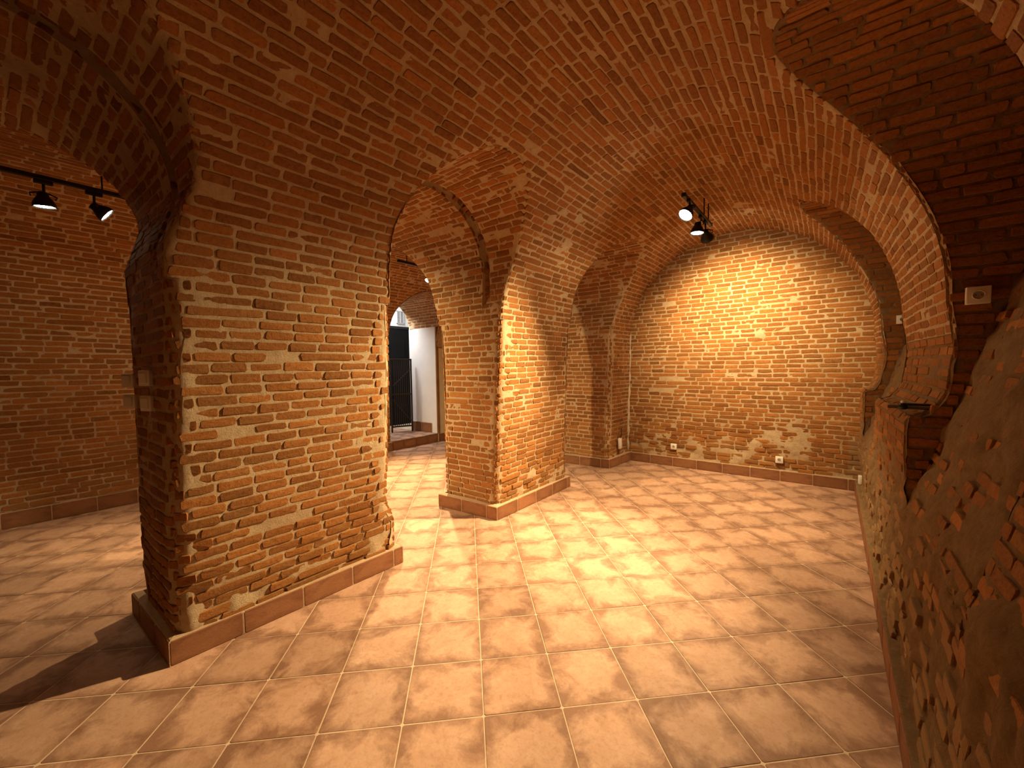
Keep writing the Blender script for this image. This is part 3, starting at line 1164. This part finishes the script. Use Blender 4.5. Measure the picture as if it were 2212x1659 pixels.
# iron gate standing open in the doorway
ga, gb = Vector((5.435, 6.88, .165)), Vector((5.03, 7.06, .165))
gd = (gb - ga)
gw = gd.length
gt = set_props(link('iron_gate', None), 'dark iron barred gate standing open in the white doorway', 'gate')
gt.location = ga
gt.rotation_euler = (0, 0, math.atan2(gd.y, gd.x))
GH = 1.50
for nm, xa, za, zb in (('stile', .0, .0, GH), ('stile', gw - .03, .0, GH)):
    bm = bmesh.new(); slab(bm, xa, xa + .03, -.015, .015, za, zb, .003); bm_obj(nm, bm, M_IRON, gt)
for z in (.10, .76, GH - .03):
    bm = bmesh.new(); slab(bm, .03, gw - .03, -.012, .012, z, z + .03, .003); bm_obj('rail', bm, M_IRON, gt)
for k in range(8):
    x = .075 + k * (gw - .12) / 8
    bm = bmesh.new(); bm_tube(bm, [(x, 0, .115), (x, 0, GH - .015)], .0075, 6); bm_obj('bar', bm, M_IRON, gt)
for z0, z1 in ((1.28, .95), (.22, .66)):
    bm = bmesh.new()
    bm_tube(bm, [(.03, -.016, z0), (gw - .06, -.016, z1)], .010, 6)
    bm_obj('brace', bm, M_IRON, gt)

# ------------------------------------------------------------------ track lights
def lamp(name, key, label, track_z, attach=None):
    loc, aim = Vector(LAMPS[key][0]), Vector(LAMPS[key][1])
    d = (aim - loc).normalized()
    root = set_props(link(name, None), label, 'lamp', None)
    root.location = loc
    base = loc - d * .085
    m = frame_mat((0, 0, 0), (0, 0, 1) if abs(d.z) < .9 else (1, 0, 0), d)
    bm = bmesh.new()
    bm_lathe(bm, [(.020, -.105), (.030, -.100), (.034, -.072), (.052, -.045), (.064, -.018), (.066, .006), (.062, .008), (.059, -.006), (.050, -.012)], m, 28, True, False)
    bm_obj('housing', bm, M_BLACK, root, True)
    bm = bmesh.new()
    bm_lathe(bm, [(.0595, -.0065), (.058, -.002), (.03, .001), (.002, .002)], m, 28, True, True)
    bm_obj('lens', bm, M_LENS, root, True)
    top = Vector((attach[0] if attach else base.x, attach[1] if attach else base.y, track_z)) - loc
    bm = bmesh.new()
    side = d.cross(Vector((0, 0, 1)))
    side = side.normalized() if side.length > .1 else Vector((1, 0, 0))
    piv = -d * .06
    j = Vector((top.x, top.y, piv.z + .045))
    for sg in (-1, 1):
        bm_tube(bm, [piv + side * sg * .062, piv + side * sg * .07 + (j - piv) * .5, j + side * sg * .01], .006, 6)
    bm_obj('yoke', bm, M_BLACK, root, True)
    bm = bmesh.new()
    bm_tube(bm, [j, Vector((top.x, top.y, top.z - .004))], .009, 10)
    bm_obj('stem', bm, M_BLACK, root, True)
    bm = bmesh.new()
    slab(bm, top.x - .05, top.x + .05, top.y - .016, top.y + .016, top.z - .03, top.z - .001, .004)
    bm_obj('track_adapter', bm, M_BLACK, root)
    return root


def track(name, label, x0, x1, y, z, ceil_z, hang=None):
    t = set_props(link(name, None), label, 'light track')
    t.location = (x0, y, z)
    bm = bmesh.new()
    slab(bm, 0, x1 - x0, -.017, .017, 0, .032, .003)
    bm_obj('rail', bm, M_BLACK, t)
    for x in (0, x1 - x0 - .02):
        bm = bmesh.new(); slab(bm, x - .004, x + .024, -.019, .019, -.002, .034, .003); bm_obj('end_cap', bm, M_BLACK, t)
    for x in hang or (.15, x1 - x0 - .15):
        bm = bmesh.new(); bm_tube(bm, [(x, 0, .03), (x, 0, ceil_z - z)], .006, 8); bm_obj('hanger', bm, M_BLACK, t)
    return t


TZ = 2.945
track('light_track', 'short black lighting track under the main vault crown', 3.87, 4.90, 1.06, TZ, 3.16, (.74, .92))
lamp('spot_lamp', 'hall_near', 'glaring spot lamp on the main vault facing the viewer', TZ)
lamp('spot_lamp', 'hall_floor', 'lit spot lamp pointing straight down, beside the glaring one', TZ, (4.49, 1.06))
lamp('spot_lamp', 'hall_wall', 'spot lamp seen from its dark back, aimed at the end wall', TZ)
track('light_track', 'black lighting track across the dim hall on the left', -.9, .80, 4.72, 2.93, 3.17)
lamp('spot_lamp', 'room_left', 'spot lamp hanging level under the track in the left hall, first from the frame edge', 2.93, (.33, 4.72))
lamp('spot_lamp', 'room_left_tilted', 'tilted spot lamp at the end of the track in the left hall', 2.93, (.60, 4.72))
track('light_track', 'lighting track of the second hall seen through the passage', 3.6, 5.3, 4.79, 2.95, 3.17)
lamp('spot_lamp', 'room_door', 'small bright spot lamp seen through the passage between the pillars', 2.95)

# ------------------------------------------------------------------ sockets and switches
def socket(name, label, pos_, xdir, zdir, w_=.082, h_=.082, kind='socket', cat='socket', roll=0.0, group=None):
    root = set_props(link(name, None), label, cat, group)
    m = frame_mat(pos_, xdir, zdir) @ Matrix.Rotation(roll, 4, 'Z')
    root.matrix_world = m
    bm = bmesh.new()
    bm_box(bm, (w_, h_, .030), Matrix.Translation((0, 0, -.004)), .004, 2)
    bm_obj('plate', bm, M_PLASTIC, root, True)
    if kind == 'socket':
        for yc in ([0] if h_ < .1 else [-.036, .036]):
            bm = bmesh.new()
            bm_lathe(bm, [(.0225, .0112), (.0215, .0150), (.0195, .0150), (.0185, .0115)], Matrix.Translation((0, yc, 0)), 24, True, True)
            bm_obj('rim', bm, M_PLASTIC, root, True)
            bm = bmesh.new()
            bm_lathe(bm, [(.0183, .0112), (.0182, .0120)], Matrix.Translation((0, yc, 0)), 24)
            bm_obj('well', bm, mat_well, root)
            for sx in (-.0095, .0095):
                bm = bmesh.new()
                bm_lathe(bm, [(.0028, .0118), (.0028, .0126)], Matrix.Translation((sx, yc, 0)), 10)
                bm_obj('pin_hole', bm, M_HOLE, root)
    elif kind == 'switch':
        bm = bmesh.new()
        bm_box(bm, (w_ * .66, h_ * .66, .010), Matrix.Translation((0, 0, .0135)) @ Matrix.Rotation(math.radians(3), 4, 'X'), .002, 1)
        bm_obj('rocker', bm, M_PLASTIC, root)
    return root


mat_well = mat_plain('grey_socket_well', (0.32, 0.29, 0.25), .5)
socket('wall_socket', 'white socket on the end wall, nearer the corner pillar', (6.012, 1.78, .285), (0, -1, 0), (-1, 0, 0))
socket('wall_socket', 'white socket on the end wall, nearer the rough side wall', (5.976, .505, .262), (0, -1, 0), (-1, 0, 0))
socket('wall_socket', 'white socket in the dark near niche of the side wall', (2.912, -.54, 1.765), (0, -1, 0), (-1, 0, 0))
socket('wall_socket', 'white socket half hidden in the far niche of the side wall', (5.365, -.515, 1.85), (0, -1, 0), (-1, 0, 0))
socket('wall_socket', 'white upright double outlet low on the corner pillar, cable above', (5.665, 2.435, .32), (1, 0, 0), (0, -1, 0), .085, .155, 'blank', roll=.06)
socket('wall_socket', 'white outlet seen edge-on low on the side wall near the end wall', (5.55, -.235, .23), (1, 0, 0), (0, 1, 0), .082, .082, 'blank')
for (y, z, lab) in ((2.80, 1.435, 'cream switch on the nearest pillar, upper one by its front edge'),
                    (2.79, 1.305, 'cream switch on the nearest pillar, lower one by its front edge'),
                    (3.21, 1.42, 'cream switch on the nearest pillar, upper one by its back edge'),
                    (3.19, 1.30, 'cream switch on the nearest pillar, lower one by its back edge')):
    a = math.radians(22 if y < 3 else 30)
    socket('light_switch', lab, (.508, y, z), (math.sin(a), -math.cos(a), 0), (-math.cos(a), -math.sin(a), 0), .078, .080, 'switch', 'switch', group='switches on the nearest pillar')
# cable above the corner outlet
bm = bmesh.new()
bm_tube(bm, [(5.665, 2.425, .40), (5.67, 2.42, .45), (5.70, 2.425, .50), (5.72, 2.44, .53)], .006, 8)
set_props(bm_obj('power_cable', bm, M_BLACK, None, True), 'short dark cable coming out above the corner outlet', 'cable')

# ------------------------------------------------------------------ things on the ledge of the side wall
lz = 1.20
for k, (x, y, a, L_, w_, h_, dz) in enumerate(((3.045, -.345, 1.25, .21, .030, .018, .0), (3.09, -.375, 1.05, .17, .026, .014, .002), (3.07, -.36, 1.45, .15, .028, .012, .018))):
    bm = bmesh.new()
    bm_box(bm, (L_, w_, h_), Matrix.Translation((x, y, lz + h_ / 2 + dz)) @ Matrix.Rotation(a, 4, 'Z'), .003, 1)
    set_props(bm_obj('wood_strip', bm, M_WOOD), ('longest brown wood strip lying at the front of the wall ledge', 'thin brown wood strip lying at the back of the wall ledge',
                                                'short wood strip lying across the other two on the ledge')[k], 'wood strip', 'wood strips on the ledge')
kn = set_props(link('black_plug', None), 'small black round plug with pale cap on the wall ledge', 'plug')
kn.location = (3.02, -.30, lz)
bm = bmesh.new()
bm_lathe(bm, [(.014, 0), (.019, .004), (.019, .026), (.013, .032), (.006, .034)], Matrix.Identity(4), 18)
bm_obj('body', bm, M_BLACK, kn, True)
bm = bmesh.new()
bm_lathe(bm, [(.010, .034), (.011, .037), (.011, .043), (.007, .047)], Matrix.Identity(4), 16)
bm_obj('cap', bm, M_PLASTIC, kn, True)

# ------------------------------------------------------------------ lumps of plaster and mortar
def blob_patch(name, label, pts, parent, mat, th, r_, nrm):
    """irregular low plaster lumps pressed on a surface"""
    bm = bmesh.new()
    rr = random.Random(len(name) + len(pts))
    for p, sx, sy in pts:
        z = Vector(nrm)
        m = frame_mat(p, (1, .1, .05) if abs(z.x) < .8 else (0, 1, 0), z)
        n = 11
        ring0, ring1 = [], []
        for k in range(n):
            a = 2 * PI * k / n
            q = rr.uniform(.65, 1.15)
            ring0.append(bm.verts.new(m @ Vector((sx * q * math.cos(a), sy * q * math.sin(a), -.02))))
            ring1.append(bm.verts.new(m @ Vector((sx * q * .8 * math.cos(a), sy * q * .8 * math.sin(a), th * rr.uniform(.6, 1.1)))))
        c = bm.verts.new(m @ Vector((0, 0, th * 1.2)))
        for k in range(n):
            k2 = (k + 1) % n
            bm.faces.new((ring0[k], ring0[k2], ring1[k2], ring1[k]))
            bm.faces.new((ring1[k], ring1[k2], c))
    ob = bm_obj(name, bm, mat, parent, True)
    ob['kind'] = 'stuff'
    if label: ob['label'] = label
    return ob


sm = []
for x in np.arange(2.0, 3.2, .055):
    q = random.random()
    if q < .25: continue
    sm.append((Vector((x, -.268 + .01 * math.sin(9 * x), .235 + .03 * math.sin(5 * x) + random.uniform(-.01, .01))), .05 + .04 * q, .008 + .012 * random.random()))
blob_patch('plaster_smears', 'pale plaster smears above the skirting', sm, ST['right'], M_BEAD, .002, 1, (0, 1, .12))
# pale fillet of mortar in the corner between the corner pillar and the end wall
bm = bmesh.new()
zz = np.linspace(.12, 2.05, 40)
bm_tube(bm, [(6.035 + .004 * math.sin(13 * z), left_face(6.0, z) - .0 + .004 * math.sin(23 * z), float(z)) for z in zz], [.018 + .006 * math.sin(31 * z) for z in zz], 8)
bm_obj('mortar_joint', bm, M_CHIP, ST['back'], True)

# dark closing walls out of the frame behind the camera
bm = bmesh.new()
slab(bm, -1.78, -1.70, -.6, 6.3, 0, 3.3)
set_props(bm_obj('wall_front', bm, M_RUBBLE), 'plain closing wall behind the viewer', 'wall', None, 'structure')
bm = bmesh.new()
slab(bm, 6.6, 6.68, 3.2, 6.3, 0, 3.3)
set_props(bm_obj('wall_side', bm, M_RUBBLE), 'closing wall at the far end of the second hall', 'wall', None, 'structure')
